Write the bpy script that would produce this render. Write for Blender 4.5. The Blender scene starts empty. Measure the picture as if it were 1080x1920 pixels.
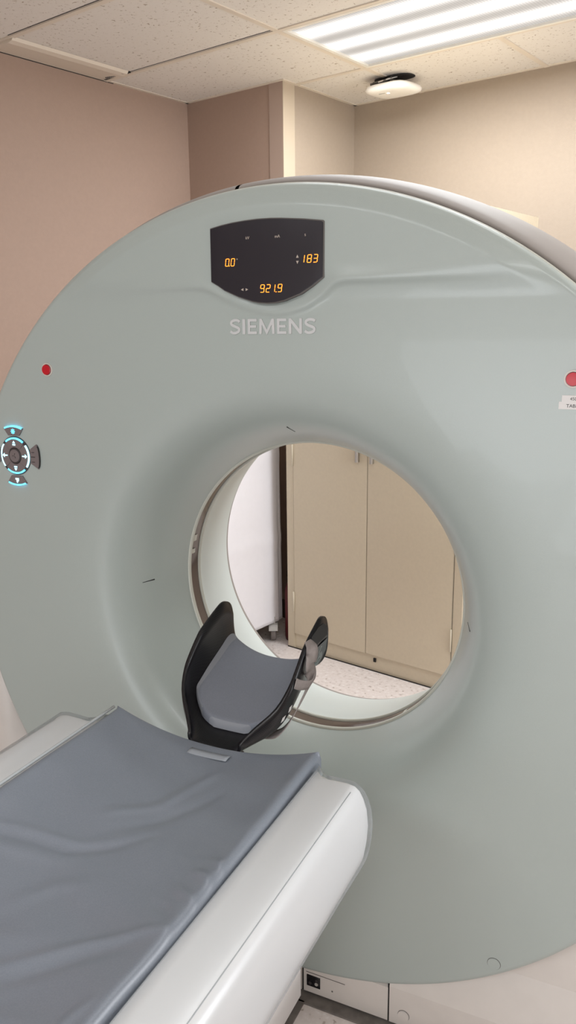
import bpy, bmesh, math, random
from mathutils import Vector, Matrix
random.seed(7)
S = bpy.context.scene
C = S.collection
PI = math.pi

# ------------------------------------------------------------------ camera
cam_d = bpy.data.cameras.new('camera'); cam = bpy.data.objects.new('camera', cam_d); C.objects.link(cam)
yaw, pitch, roll = 0.445289, 0.227685, -0.0109371
fwd = Vector((-math.sin(yaw)*math.cos(pitch), math.cos(yaw)*math.cos(pitch), -math.sin(pitch)))
rt = Vector((math.cos(yaw), math.sin(yaw), 0)); up = rt.cross(fwd)
r2 = math.cos(roll)*rt + math.sin(roll)*up; u2 = -math.sin(roll)*rt + math.cos(roll)*up
m = Matrix((r2, u2, -fwd)).transposed().to_4x4(); m.translation = (0.7231, -1.4618, 1.54)
cam.matrix_world = m
cam_d.sensor_fit = 'VERTICAL'; cam_d.sensor_height = 36; cam_d.lens = 1524.47*36/1920
cam_d.clip_start = 0.02
S.camera = cam

# ------------------------------------------------------------------ world, exposure
w = bpy.data.worlds.new('world'); S.world = w; w.use_nodes = True
w.node_tree.nodes['Background'].inputs[0].default_value = (0.9, 0.93, 1, 1)
w.node_tree.nodes['Background'].inputs[1].default_value = 0.3
S.view_settings.view_transform = 'Standard'; S.view_settings.look = 'None'
S.view_settings.gamma = 1; S.view_settings.use_curve_mapping = False
S.view_settings.exposure = 0.68

# room frame: rotated against the gantry frame
RA = -0.2248862
OX, OY = 0.723147, -1.461836            # camera foot in world
RM = Matrix.Translation((OX, OY, 0)) @ Matrix.Rotation(RA, 4, 'Z')
HC = 2.64                                # ceiling height
TROFFER_E = 5.2
TUBE_COL = (0.94, 0.975, 1.0)
# ceiling luminaires: (room x, room y) corner, size x, size y
TROFFERS = [(-2.155, 2.712, 1.22, 0.605), (-1.54, -1.60, 1.22, 0.605), (0.12, -0.98, 1.22, 0.605), (-1.54, 1.48, 1.22, 0.605)]  # last one is unseen, added to brighten the table top
def area(name, loc, size, power, col, rot=(0,0,0), mat=None, spread=None):
    l = bpy.data.lights.new(name, 'AREA'); l.shape = 'RECTANGLE'; l.size, l.size_y = size
    l.energy = power; l.color = col
    if spread: l.spread = spread
    o = bpy.data.objects.new(name, l); C.objects.link(o)
    o.matrix_world = RM @ Matrix.Translation(loc) @ Matrix.Rotation(rot[2],4,'Z') @ Matrix.Rotation(rot[1],4,'Y') @ Matrix.Rotation(rot[0],4,'X')
    return o
LP = [27, 16, 17, 4]
for (x, y, a, b), pw in zip(TROFFERS, LP):
    area('fluorescent_light', (x+a/2, y+b/2, HC-0.03), (a-0.06, b-0.06), pw, TUBE_COL)
# unseen window in the right wall, added for cool light from that side
area('added_window_light', (1.46, 2.45, 1.55), (1.05, 1.05), 34, (0.93, 0.96, 1.0), rot=(0, PI/2, 0))

# unseen window behind the camera, added to light the gantry face
area('added_window_light', (-.2, -2.26, .78), (1.75, 1.3), 27, (0.90, 0.95, 1.0), rot=(PI/2, 0, 0))

# ------------------------------------------------------------------ materials
def srgb(r, g, b):
    f = lambda c: (c/255/12.92) if c/255 <= 0.04045 else ((c/255+0.055)/1.055)**2.4
    return (f(r), f(g), f(b), 1)
def mat(name, col, rough=0.5, metal=0, noise=0, nscale=40, bump=0, bscale=200, spec=0.5, coat=0, trans=0, em=None, ems=0, alpha=1, ior=None, bdist=0.002):
    m = bpy.data.materials.new(name); m.use_nodes = True
    nt = m.node_tree; b = nt.nodes['Principled BSDF']
    b.inputs['Base Color'].default_value = col; b.inputs['Roughness'].default_value = rough
    b.inputs['Metallic'].default_value = metal; b.inputs['Specular IOR Level'].default_value = spec
    b.inputs['Coat Weight'].default_value = coat; b.inputs['Transmission Weight'].default_value = trans
    b.inputs['Alpha'].default_value = alpha
    if ior: b.inputs['IOR'].default_value = ior
    if em: b.inputs['Emission Color'].default_value = em; b.inputs['Emission Strength'].default_value = ems
    tc = nt.nodes.new('ShaderNodeTexCoord')
    if noise:
        n = nt.nodes.new('ShaderNodeTexNoise'); n.inputs['Scale'].default_value = nscale; n.inputs['Detail'].default_value = 3
        nt.links.new(tc.outputs['Object'], n.inputs['Vector'])
        mr = nt.nodes.new('ShaderNodeMapRange'); mr.inputs[1].default_value = .3; mr.inputs[2].default_value = .7
        mr.inputs[3].default_value = 1-noise; mr.inputs[4].default_value = 1+noise
        nt.links.new(n.outputs[0], mr.inputs[0])
        vm = nt.nodes.new('ShaderNodeVectorMath'); vm.operation = 'SCALE'; vm.inputs[0].default_value = col[:3]
        nt.links.new(mr.outputs[0], vm.inputs['Scale']); nt.links.new(vm.outputs[0], b.inputs['Base Color'])
    if bump:
        n2 = nt.nodes.new('ShaderNodeTexNoise'); n2.inputs['Scale'].default_value = bscale; n2.inputs['Detail'].default_value = 2
        nt.links.new(tc.outputs['Object'], n2.inputs['Vector'])
        bp = nt.nodes.new('ShaderNodeBump'); bp.inputs['Strength'].default_value = bump; bp.inputs['Distance'].default_value = bdist
        nt.links.new(n2.outputs[0], bp.inputs['Height']); nt.links.new(bp.outputs[0], b.inputs['Normal'])
    return m
M = {}
M['wall_pink'] = mat('wall_pink', srgb(160, 136, 121), .75, noise=.02, nscale=60, bump=.25, bscale=350)
M['wall_beige'] = mat('wall_beige', srgb(157, 142, 126), .75, noise=.02, nscale=60, bump=.25, bscale=350)
M['guard'] = mat('guard', srgb(166, 145, 132), .4)
M['guard_beige'] = mat('guard_beige', srgb(182, 167, 148), .4)
M['face'] = mat('face', srgb(169, 177, 173), .3, noise=.025, nscale=900, spec=.5, coat=.1, bump=.08, bscale=900)
M['shell'] = mat('shell', srgb(146, 139, 134), .6, noise=.01, spec=.4)
M['base'] = mat('base', srgb(212, 205, 199), .4, noise=.02, nscale=20)
M['funnel'] = mat('funnel', srgb(212, 219, 217), .3)
M['cream'] = mat('cream', srgb(196, 196, 186), .22)
M['window_strip'] = mat('window_strip', srgb(92, 80, 74), .12, noise=.15, nscale=6, spec=.8)
M['black'] = mat('black', srgb(22, 20, 24), .25)
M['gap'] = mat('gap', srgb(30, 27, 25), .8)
M['gapgrey'] = mat('gapgrey', srgb(105, 100, 96), .7)
M['display'] = mat('display', srgb(42, 38, 44), .28, spec=.4)
M['digit'] = mat('digit', srgb(255, 120, 20), .5, em=(1, .24, .02, 1), ems=2.1)
M['digit_core'] = mat('digit_core', srgb(255, 190, 90), .5, em=(1, .42, .07, 1), ems=3.0)
M['dimtext'] = mat('dimtext', srgb(185, 172, 160), .6)
M['letter'] = mat('letter', srgb(200, 200, 200), .35)
M['red'] = mat('red', srgb(190, 22, 38), .35)
M['redrim'] = mat('redrim', srgb(205, 198, 188), .35)
M['key'] = mat('key', srgb(118, 108, 108), .45)
M['keydark'] = mat('keydark', srgb(60, 54, 54), .5)
M['cyan'] = mat('cyan', srgb(90, 210, 250), .5, em=(.10, .62, 1.0, 1), ems=1.5)
M['cyanw'] = mat('cyanw', srgb(190, 240, 250), .5, em=(.4, .85, 1.0, 1), ems=1.1)
M['sticker'] = mat('sticker', srgb(222, 218, 216), .5)
M['ink'] = mat('ink', srgb(40, 40, 42), .6)
M['carbonpad'] = mat('carbonpad', srgb(122, 126, 136), .8, noise=.04, nscale=300, bump=.3, bscale=900)
M['padedge_sheen'] = mat('padedge_sheen', srgb(138, 141, 148), .75)  # sheen along the bevelled rim put into a lighter colour
M['table'] = mat('table', srgb(238, 237, 236), .32, spec=.45)
M['plate'] = mat('plate', srgb(235, 228, 220), .4)
M['cabinet'] = mat('cabinet', srgb(208, 195, 171), .42, noise=.02, nscale=80, bump=.08, bscale=300)
M['chrome'] = mat('chrome', srgb(190, 185, 178), .3, metal=.8)
M['hinge'] = mat('hinge', srgb(208, 198, 176), .35)
M['cloth'] = mat('cloth', srgb(236, 233, 236), .9, noise=.01, nscale=30)
M['castergrey'] = mat('castergrey', srgb(170, 165, 160), .5)
M['rubber'] = mat('rubber', srgb(112, 104, 100), .7)
M['dark_frame'] = mat('dark_frame', srgb(70, 58, 52), .6)
M['redthing'] = mat('redthing', srgb(84, 22, 26), .5)
M['white_plastic'] = mat('white_plastic', srgb(238, 233, 225), .35)
M['welt'] = mat('welt', srgb(176, 180, 182), .3)
M['strap'] = mat('strap', srgb(150, 141, 138), .85, noise=.06, nscale=200)
M['label_teal'] = mat('label_teal', srgb(96, 104, 108), .5)
M['label_line'] = mat('label_line', srgb(190, 205, 205), .6)
M['tbar'] = mat('tbar', srgb(214, 202, 186), .5)
M['lampframe'] = mat('lampframe', srgb(225, 220, 210), .4)
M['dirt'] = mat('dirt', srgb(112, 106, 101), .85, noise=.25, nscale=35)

def node_mat(name):
    m = bpy.data.materials.new(name); m.use_nodes = True
    nt = m.node_tree; return m, nt, nt.nodes['Principled BSDF']
def ramp(nt, src, stops):
    r = nt.nodes.new('ShaderNodeValToRGB'); e = r.color_ramp.elements
    while len(e) < len(stops): e.new(.5)
    for el, (p, c) in zip(e, stops): el.position = p; el.color = c
    nt.links.new(src, r.inputs[0]); return r
# ceiling tile: fissured mineral fibre
m, nt, b = node_mat('ceiling_tile'); M['tile'] = m
tc = nt.nodes.new('ShaderNodeTexCoord')
mp = nt.nodes.new('ShaderNodeMapping'); mp.inputs['Scale'].default_value = (1, 1, 1); nt.links.new(tc.outputs['Object'], mp.inputs[0])
n = nt.nodes.new('ShaderNodeTexNoise'); n.inputs['Scale'].default_value = 75; n.inputs['Detail'].default_value = 2; n.inputs['Distortion'].default_value = .8
nt.links.new(mp.outputs[0], n.inputs['Vector'])
r = ramp(nt, n.outputs[0], [(0.0, srgb(150, 136, 120)), (.31, srgb(168, 154, 138)), (.36, srgb(217, 210, 201)), (1, srgb(221, 215, 207))])
nt.links.new(r.outputs[0], b.inputs['Base Color']); b.inputs['Roughness'].default_value = .9
bp = nt.nodes.new('ShaderNodeBump'); bp.inputs['Strength'].default_value = .3; bp.inputs['Distance'].default_value = .003
nt.links.new(r.outputs[0], bp.inputs['Height']); nt.links.new(bp.outputs[0], b.inputs['Normal'])
# floor: pinkish terrazzo-like vinyl with dark specks and scuffs
m, nt, b = node_mat('floor_vinyl'); M['floor'] = m
tc = nt.nodes.new('ShaderNodeTexCoord')
n = nt.nodes.new('ShaderNodeTexNoise'); n.inputs['Scale'].default_value = 60; n.inputs['Detail'].default_value = 3
nt.links.new(tc.outputs['Object'], n.inputs['Vector'])
r = ramp(nt, n.outputs[0], [(0, srgb(160, 147, 139)), (.33, srgb(185, 172, 164)), (.37, srgb(222, 212, 207)), (.6, srgb(230, 221, 217)), (.68, srgb(238, 232, 229))])
nt.links.new(r.outputs[0], b.inputs['Base Color']); b.inputs['Roughness'].default_value = .45
# carbon fibre
m, nt, b = node_mat('carbon_fibre'); M['carbon'] = m
tc = nt.nodes.new('ShaderNodeTexCoord')
mp = nt.nodes.new('ShaderNodeMapping'); mp.inputs['Rotation'].default_value = (0, 0, PI/4); nt.links.new(tc.outputs['Object'], mp.inputs[0])
ck = nt.nodes.new('ShaderNodeTexChecker'); ck.inputs['Scale'].default_value = 420
ck.inputs[1].default_value = srgb(13, 12, 14); ck.inputs[2].default_value = srgb(30, 28, 32)
nt.links.new(mp.outputs[0], ck.inputs[0]); nt.links.new(ck.outputs[0], b.inputs['Base Color'])
b.inputs['Roughness'].default_value = .3; b.inputs['Specular IOR Level'].default_value = .4
# mattress vinyl
m, nt, b = node_mat('mattress_vinyl'); M['vinyl'] = m
tc = nt.nodes.new('ShaderNodeTexCoord')
n = nt.nodes.new('ShaderNodeTexNoise'); n.inputs['Scale'].default_value = 500; nt.links.new(tc.outputs['Object'], n.inputs['Vector'])
r = ramp(nt, n.outputs[0], [(.3, srgb(116, 122, 132)), (.7, srgb(124, 130, 140))]); nt.links.new(r.outputs[0], b.inputs['Base Color'])
b.inputs['Roughness'].default_value = .38; b.inputs['Coat Weight'].default_value = .15; b.inputs['Coat Roughness'].default_value = .3
# prismatic lens over tubes: the lens gives off light, brighter in three bands over the tubes
m, nt, b = node_mat('prismatic_lens'); M['lens'] = m
tc = nt.nodes.new('ShaderNodeTexCoord'); sx = nt.nodes.new('ShaderNodeSeparateXYZ'); nt.links.new(tc.outputs['Object'], sx.inputs[0])
def mth(nt, op, a, bb=None, c=None):
    q = nt.nodes.new('ShaderNodeMath'); q.operation = op
    for i, v in enumerate((a, bb, c)):
        if v is None: continue
        if isinstance(v, (int, float)): q.inputs[i].default_value = v
        else: nt.links.new(v, q.inputs[i])
    return q.outputs[0]
ph = mth(nt, 'MULTIPLY', sx.outputs[1], 2*PI*3/0.56)
cs = mth(nt, 'COSINE', mth(nt, 'ADD', ph, 0.0))
band = mth(nt, 'POWER', mth(nt, 'MULTIPLY_ADD', cs, .5, .5), 1.3)
px = mth(nt, 'SINE', mth(nt, 'MULTIPLY', mth(nt, 'ADD', sx.outputs[0], sx.outputs[1]), 2*PI/0.022))
py = mth(nt, 'SINE', mth(nt, 'MULTIPLY', mth(nt, 'SUBTRACT', sx.outputs[0], sx.outputs[1]), 2*PI/0.022))
pr = mth(nt, 'MULTIPLY', px, py)
st = mth(nt, 'MULTIPLY_ADD', band, .62, .20)
st = mth(nt, 'MULTIPLY', st, mth(nt, 'MULTIPLY_ADD', pr, .30, 1.0))
b.inputs['Base Color'].default_value = srgb(125, 125, 125); b.inputs['Roughness'].default_value = .4
b.inputs['Emission Color'].default_value = (1, .98, .97, 1); nt.links.new(st, b.inputs['Emission Strength'])
# clear plastic film
m, nt, b = node_mat('clear_film'); M['film'] = m
out = nt.nodes['Material Output']
tr = nt.nodes.new('ShaderNodeBsdfTransparent'); tr.inputs[0].default_value = (.95, .96, .97, 1)
gl = nt.nodes.new('ShaderNodeBsdfGlossy'); gl.inputs['Roughness'].default_value = .25
df = nt.nodes.new('ShaderNodeBsdfDiffuse'); df.inputs[0].default_value = srgb(205, 210, 214)
m1 = nt.nodes.new('ShaderNodeMixShader'); m1.inputs[0].default_value = .5; nt.links.new(gl.outputs[0], m1.inputs[1]); nt.links.new(df.outputs[0], m1.inputs[2])
fr = nt.nodes.new('ShaderNodeFresnel'); fr.inputs[0].default_value = 1.35
fa = mth(nt, 'MULTIPLY_ADD', fr.outputs[0], .5, .08)
m2 = nt.nodes.new('ShaderNodeMixShader'); nt.links.new(fa, m2.inputs[0]); nt.links.new(tr.outputs[0], m2.inputs[1]); nt.links.new(m1.outputs[0], m2.inputs[2])
nt.links.new(m2.outputs[0], out.inputs['Surface'])

# ------------------------------------------------------------------ helpers
def link(name, me, m, parent=None, smooth=False, mw=None):
    if m:
        for k in (m if isinstance(m, (list, tuple)) else [m]): me.materials.append(M[k])
    if smooth:
        for p in me.polygons: p.use_smooth = True
    o = bpy.data.objects.new(name, me); C.objects.link(o)
    if parent: o.parent = parent
    elif mw is not None: o.matrix_world = mw
    return o
def mesh(name, v, f, m, parent=None, smooth=False, mw=None):
    me = bpy.data.meshes.new(name); me.from_pydata([tuple(p) for p in v], [], f); me.update()
    bm = bmesh.new(); bm.from_mesh(me); bmesh.ops.recalc_face_normals(bm, faces=bm.faces); bm.to_mesh(me); bm.free()
    return link(name, me, m, parent, smooth, mw)
def bevel_mesh(name, bm, m, parent=None, bev=0, seg=2, smooth=False, mw=None):
    if bev:
        es = [e for e in bm.edges if len(e.link_faces) == 2 and e.calc_face_angle(0) > .5]
        bmesh.ops.bevel(bm, geom=es, offset=bev, segments=seg, profile=.5, affect='EDGES')
    bmesh.ops.recalc_face_normals(bm, faces=bm.faces)
    me = bpy.data.meshes.new(name); bm.to_mesh(me); bm.free()
    if smooth == 'auto':
        for p in me.polygons: p.use_smooth = True
        o = link(name, me, m, parent, False, mw)
        md = o.modifiers.new('ws', 'WEIGHTED_NORMAL'); md.keep_sharp = False
        return o
    return link(name, me, m, parent, smooth, mw)
def addbox(bm, a, b):
    vs = [bm.verts.new((x, y, z)) for x in (a[0], b[0]) for y in (a[1], b[1]) for z in (a[2], b[2])]
    for q in ((0,1,3,2), (4,6,7,5), (0,4,5,1), (2,3,7,6), (0,2,6,4), (1,5,7,3)): bm.faces.new([vs[i] for i in q])
def box(name, a, b, m, parent=None, bev=0, mw=None, seg=2):
    bm = bmesh.new(); addbox(bm, a, b); return bevel_mesh(name, bm, m, parent, bev, seg, 'auto' if bev else False, mw)
def prism(name, pts, y0, y1, m, parent=None, bev=0, mw=None, axis='y', seg=2):
    """closed outline in (x,z) extruded along y (or axis 'x': outline (y,z); 'z': outline (x,y))"""
    bm = bmesh.new()
    def P(p, t):
        return {'y': (p[0], t, p[1]), 'x': (t, p[0], p[1]), 'z': (p[0], p[1], t)}[axis]
    A = [bm.verts.new(P(p, y0)) for p in pts]; B = [bm.verts.new(P(p, y1)) for p in pts]
    n = len(pts); bm.faces.new(A); bm.faces.new(B[::-1])
    for i in range(n): bm.faces.new((A[i], B[i], B[(i+1) % n], A[(i+1) % n]))
    return bevel_mesh(name, bm, m, parent, bev, seg, 'auto' if bev else False, mw)
def smoothprof(pts, sub=6):
    out = []
    n = len(pts)
    for i in range(n-1):
        p0 = pts[max(i-1, 0)]; p1 = pts[i]; p2 = pts[i+1]; p3 = pts[min(i+2, n-1)]
        for k in range(sub):
            t = k/sub
            out.append(tuple(.5*((2*p1[j]) + (-p0[j]+p2[j])*t + (2*p0[j]-5*p1[j]+4*p2[j]-p3[j])*t*t + (-p0[j]+3*p1[j]-3*p2[j]+p3[j])*t**3) for j in range(len(p1))))
    out.append(pts[-1]); return out
GZ = 0.932
def revolve(name, prof, m, parent, seg=256, a0=0, a1=2*PI, zc=GZ, disp=None, close=False):
    """prof (r, y) around the bore axis; angle from +x towards +z"""
    full = abs(a1-a0-2*PI) < 1e-6
    n = seg if full else seg+1
    v = []
    for i in range(n):
        a = a0+(a1-a0)*i/seg
        for r, y in prof:
            x, z = r*math.cos(a), r*math.sin(a)+zc
            v.append((x, y + (disp(x, z, r) if disp else 0), z))
    k = len(prof); f = []
    for i in range(seg):
        j = (i+1) % n
        for q in range(k-1 if not close else k):
            q2 = (q+1) % k
            f.append((i*k+q, j*k+q, j*k+q2, i*k+q2))
    if close and not full:
        f.append(tuple(range(k))); f.append(tuple((n-1)*k+q for q in range(k))[::-1])
    return mesh(name, v, f, m, parent, True)
def empty(name, loc=(0,0,0), mw=None, rz=0):
    o = bpy.data.objects.new(name, None); C.objects.link(o); o.empty_display_size = .05
    if mw is not None: o.matrix_world = mw
    else: o.location = loc; o.rotation_euler = (0, 0, rz)
    return o
def tag(o, label=None, cat=None, group=None, kind=None):
    if label: o['label'] = label
    if cat: o['category'] = cat
    if group: o['group'] = group
    if kind: o['kind'] = kind
    return o
def struct(o): o['kind'] = 'structure'; return o
def tube(name, pts, rad, m, parent=None, n=8, mw=None):
    v, f = [], []
    P = [Vector(p) for p in pts]
    for i, p in enumerate(P):
        t = (P[min(i+1, len(P)-1)]-P[max(i-1, 0)]).normalized()
        u = t.cross(Vector((0,0,1)));
        if u.length < .05: u = t.cross(Vector((1,0,0)))
        u.normalize(); w_ = t.cross(u)
        for k in range(n):
            a = 2*PI*k/n; v.append(p+rad*(math.cos(a)*u+math.sin(a)*w_))
    for i in range(len(P)-1):
        for k in range(n):
            k2 = (k+1) % n; f.append((i*n+k, i*n+k2, (i+1)*n+k2, (i+1)*n+k))
    f.append(tuple(range(n))); f.append(tuple((len(P)-1)*n+k for k in range(n))[::-1])
    return mesh(name, v, f, m, parent, True, mw)
def text(name, s, x, z, y, size, m, parent, ext=.0005, align='CENTER', offset=0, sx=1, width=None):
    """upright lettering in the xz plane facing -y, x/z = baseline anchor"""
    cu = bpy.data.curves.new(name, 'FONT'); cu.body = s; cu.size = size; cu.extrude = ext; cu.offset = offset
    cu.align_x = align; cu.resolution_u = 4
    t = bpy.data.objects.new('tmp', cu); C.objects.link(t); bpy.context.view_layer.update()
    me = bpy.data.meshes.new_from_object(t.evaluated_get(bpy.context.evaluated_depsgraph_get()))
    bpy.data.objects.remove(t)
    xs = [q.co.x for q in me.vertices]
    if width: sx = width/(max(xs)-min(xs))
    me.transform(Matrix.Translation((x, y, z)) @ Matrix.Rotation(PI/2, 4, 'X') @ Matrix.Diagonal((sx, 1, 1, 1)))
    me.name = name
    me.materials.clear()
    return link(name, me, m, parent)

# ------------------------------------------------------------------ the room
X0, X1, Y0, Y1 = -3.19, 1.5, -2.3, 3.83
PX, PY = -2.565, 3.232                   # the pier in the far left corner
struct(box('floor', (X0-.12, Y0-.12, -.10), (X1+.12, Y1+.12, 0), 'floor', mw=RM))
struct(box('wall_left', (X0-.12, Y0, 0), (X0, Y1, HC+.1), 'wall_pink', mw=RM))
struct(box('wall_back', (X0, Y1, 0), (X1, Y1+.12, HC+.1), 'wall_beige', mw=RM))
bm = bmesh.new(); FX0, FX1, FZ0, FZ1 = -1.12, .72, .10, 1.46
addbox(bm, (X0, Y0-.12, 0), (FX0, Y0, HC+.1)); addbox(bm, (FX1, Y0-.12, 0), (X1, Y0, HC+.1))
addbox(bm, (FX0, Y0-.12, 0), (FX1, Y0, FZ0)); addbox(bm, (FX0, Y0-.12, FZ1), (FX1, Y0, HC+.1))
struct(bevel_mesh('wall_front', bm, 'wall_beige', mw=RM))
wn = empty('added_window_2', mw=RM @ Matrix.Translation((FX0, Y0, FZ0))); struct(wn)  # unseen window, added as a source for the light on the gantry front
bm = bmesh.new(); W_f, H_f = FX1-FX0, FZ1-FZ0
for a, b_ in (((0,-.10,0),(.04,-.02,H_f)), ((W_f-.04,-.10,0),(W_f,-.02,H_f)), ((.04,-.10,0),(W_f-.04,-.02,.04)), ((.04,-.10,H_f-.04),(W_f-.04,-.02,H_f))):
    addbox(bm, a, b_)
bevel_mesh('added_window_frame', bm, 'white_plastic', wn)
# right wall with an opening for the added, unseen window
bm = bmesh.new()
WY0, WY1, WZ0, WZ1 = 1.9, 3.0, 1.0, 2.1
addbox(bm, (X1, Y0, 0), (X1+.12, WY0, HC+.1)); addbox(bm, (X1, WY1, 0), (X1+.12, Y1, HC+.1))
addbox(bm, (X1, WY0, 0), (X1+.12, WY1, WZ0)); addbox(bm, (X1, WY0, WZ1), (X1+.12, WY1, HC+.1))
struct(bevel_mesh('wall_right', bm, 'wall_beige', mw=RM))
wn = empty('added_window_1', mw=RM @ Matrix.Translation((X1, WY0, WZ0))); struct(wn)
bm = bmesh.new()
for a, b_ in (((.02,0,0),(.08,.04,1.1)), ((.02,1.06,0),(.08,1.1,1.1)), ((.02,.04,0),(.08,1.06,.04)), ((.02,.04,1.06),(.08,1.06,1.1)), ((.02,.53,.04),(.08,.57,1.06))):
    addbox(bm, a, b_)
bevel_mesh('added_window_frame', bm, 'white_plastic', wn)
# pier, front and side faces in different tones
bm = bmesh.new(); addbox(bm, (X0, PY, 0), (PX, Y1, HC+.05))
o = bevel_mesh('wall_corner', bm, ['wall_pink', 'wall_beige'], mw=RM); struct(o)
for p in o.data.polygons:
    if abs(p.normal.x) > .5: p.material_index = 1
# corner guard
def lprof(o_, t, l):
    return [(o_-l, PY-t), (o_+t, PY-t), (o_+t, PY), (o_, PY), (o_-l, PY)]
struct(box('trim_1', (PX-.082, PY-.003, .1), (PX+.0, PY, HC), 'guard', mw=RM))
struct(box('trim_2', (PX, PY-.003, .1), (PX+.003, PY+.085, HC), 'guard_beige', mw=RM))
for nm, a, b_ in (('baseboard_left', (X0, Y0, 0), (X0+.012, PY, .1)), ('baseboard_back', (PX, Y1-.012, 0), (X1, Y1, .1)),
                  ('baseboard_corner', (X0, PY-.012, 0), (PX+.012, PY, .1)), ('baseboard_right', (X1-.012, Y0, 0), (X1, Y1, .1))):
    struct(box(nm, a, b_, 'dark_frame', mw=RM))
# ceiling in tiles between T-bars
GX = [-3.39, -2.78, -2.17, -.935, .30, 1.5]; GXs = [-3.39+.615*i for i in range(9)]
gx = [-2.828, -2.17, -1.54, -.925, -.31, .305, .92]
gy = [-2.24+.617*i for i in range(10)]   # ..., 2.08, 2.70, 3.31
gy = [3.322-.617*i for i in range(10)]
T = .012
bm = bmesh.new()
holes = [(x, y, x+a, y+b_) for x, y, a, b_ in TROFFERS]
addbox(bm, (X0-.12, Y0-.12, HC+.13), (X1+.12, Y1+.12, HC+.2))
# tile field as strips leaving the luminaire holes open
ys = sorted(set([Y0, Y1]+[h[1] for h in holes]+[h[3] for h in holes]))
for a, b_ in zip(ys[:-1], ys[1:]):
    xs = [X0]
    for h in sorted(holes):
        if h[1] <= a+1e-6 and h[3] >= b_-1e-6: xs += [h[0], h[2]]
    xs.append(X1)
    for i in range(0, len(xs), 2): addbox(bm, (xs[i], a, HC), (xs[i+1], b_, HC+.02))
struct(bevel_mesh('ceiling', bm, 'tile', mw=RM))
bm = bmesh.new()
def inhole(x, y): return any(h[0]-.001 < x < h[2]+.001 and h[1]-.001 < y < h[3]+.001 for h in holes)
for x in gx:
    e = sorted([Y0, Y1]+gy)
    for a, b_ in zip(e[:-1], e[1:]):
        mid = (a+b_)/2
        if any(h[0]+.05 < x < h[2]-.05 and h[1]-.02 < mid < h[3]+.02 for h in holes): continue
        if abs(x+1.54) < .01 and mid < 2.7: continue
        if abs(x+2.828) < .01: continue
        addbox(bm, (x-T, a, HC-.004), (x+T, b_, HC))
for y in gy:
    if y < Y0: continue
    e = [X0, -2.17, -.925, .305, X1]
    for a, b_ in zip(e[:-1], e[1:]):
        mid = (a+b_)/2
        if any(h[1]+.05 < y < h[3]-.05 and h[0]-.02 < mid < h[2]+.02 for h in holes): continue
        addbox(bm, (a, y-T, HC-.0045), (b_, y+T, HC))
addbox(bm, (X0, Y0, HC-.003), (X0+.018, PY, HC)); addbox(bm, (PX, Y1-.018, HC-.003), (X1, Y1, HC))
addbox(bm, (X0, PY-.018, HC-.003), (PX+.018, PY, HC)); addbox(bm, (PX, PY, HC-.003), (PX+.018, Y1, HC))
struct(bevel_mesh('trim_3', bm, 'tbar', mw=RM))
bm = bmesh.new()     # dark caulk line under the ceiling
addbox(bm, (X0, .5, HC-.0055), (X0+.003, 2.75, HC-.003))
for x in (-2.19, -2.155+.003):
    pass
for y in (2.70-T-.002, 2.085-T-.002):
    addbox(bm, (-3.0, y-.001, HC-.0015), (-2.19, y+.001, HC))
struct(bevel_mesh('trim_4', bm, 'gap', mw=RM))

# ceiling luminaires
TL = ['ceiling light in view, three bright tubes behind a prismatic lens above the gantry',
      'ceiling light out of the frame, behind the photographer to the left over the table end', 'ceiling light behind the photographer', 'added ceiling light out of the frame above the gantry ring']
for i, (x, y, a, b_) in enumerate(TROFFERS):
    t = empty('ceiling_light', mw=RM @ Matrix.Translation((x+a/2, y+b_/2, HC)))
    tag(t, TL[i], 'ceiling light', 'recessed fluorescent ceiling lights')
    bm = bmesh.new(); A, B = a/2, b_/2; fw = .016
    for p, q in (((-A,-B),(A,-B+fw)), ((-A,B-fw),(A,B)), ((-A,-B+fw),(-A+fw,B-fw)), ((A-fw,-B+fw),(A,B-fw))):
        addbox(bm, (p[0], p[1], -.005), (q[0], q[1], .012))
    bevel_mesh('frame', bm, 'lampframe', t, .0015)
    box('diffuser', (-A+fw, -B+fw, .004), (A-fw, B-fw, .008), 'lens', t)
    bm = bmesh.new(); k = .004
    addbox(bm, (-A-k, -B-k, -.001), (A+k, -B, .002)); addbox(bm, (-A-k, -B, -.001), (-A, B, .002)); addbox(bm, (-A-k, B, -.001), (A+k, B+k, .002))
    bevel_mesh('edge_gap', bm, 'gap', t)

# slot diffuser along the left wall
t = empty('air_diffuser', mw=RM @ Matrix.Translation((-3.185, 2.09, HC)))
tag(t, 'long cream linear air diffuser in the ceiling along the left wall', 'air vent')
prism('panel', [(.004, -.001), (.03, -.006), (.15, -.016), (.18, -.012), (.19, -.001)], 0, .585, 'tbar', t)
box('slot', (.02, .587, -.006), (.19, .597, .0), 'gap', t)
bm = bmesh.new()
for i in range(9): addbox(bm, (.06+.013*i, .560, -.0135), (.068+.013*i, .572, -.006))
bevel_mesh('louver', bm, 'gapgrey', t)

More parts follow.
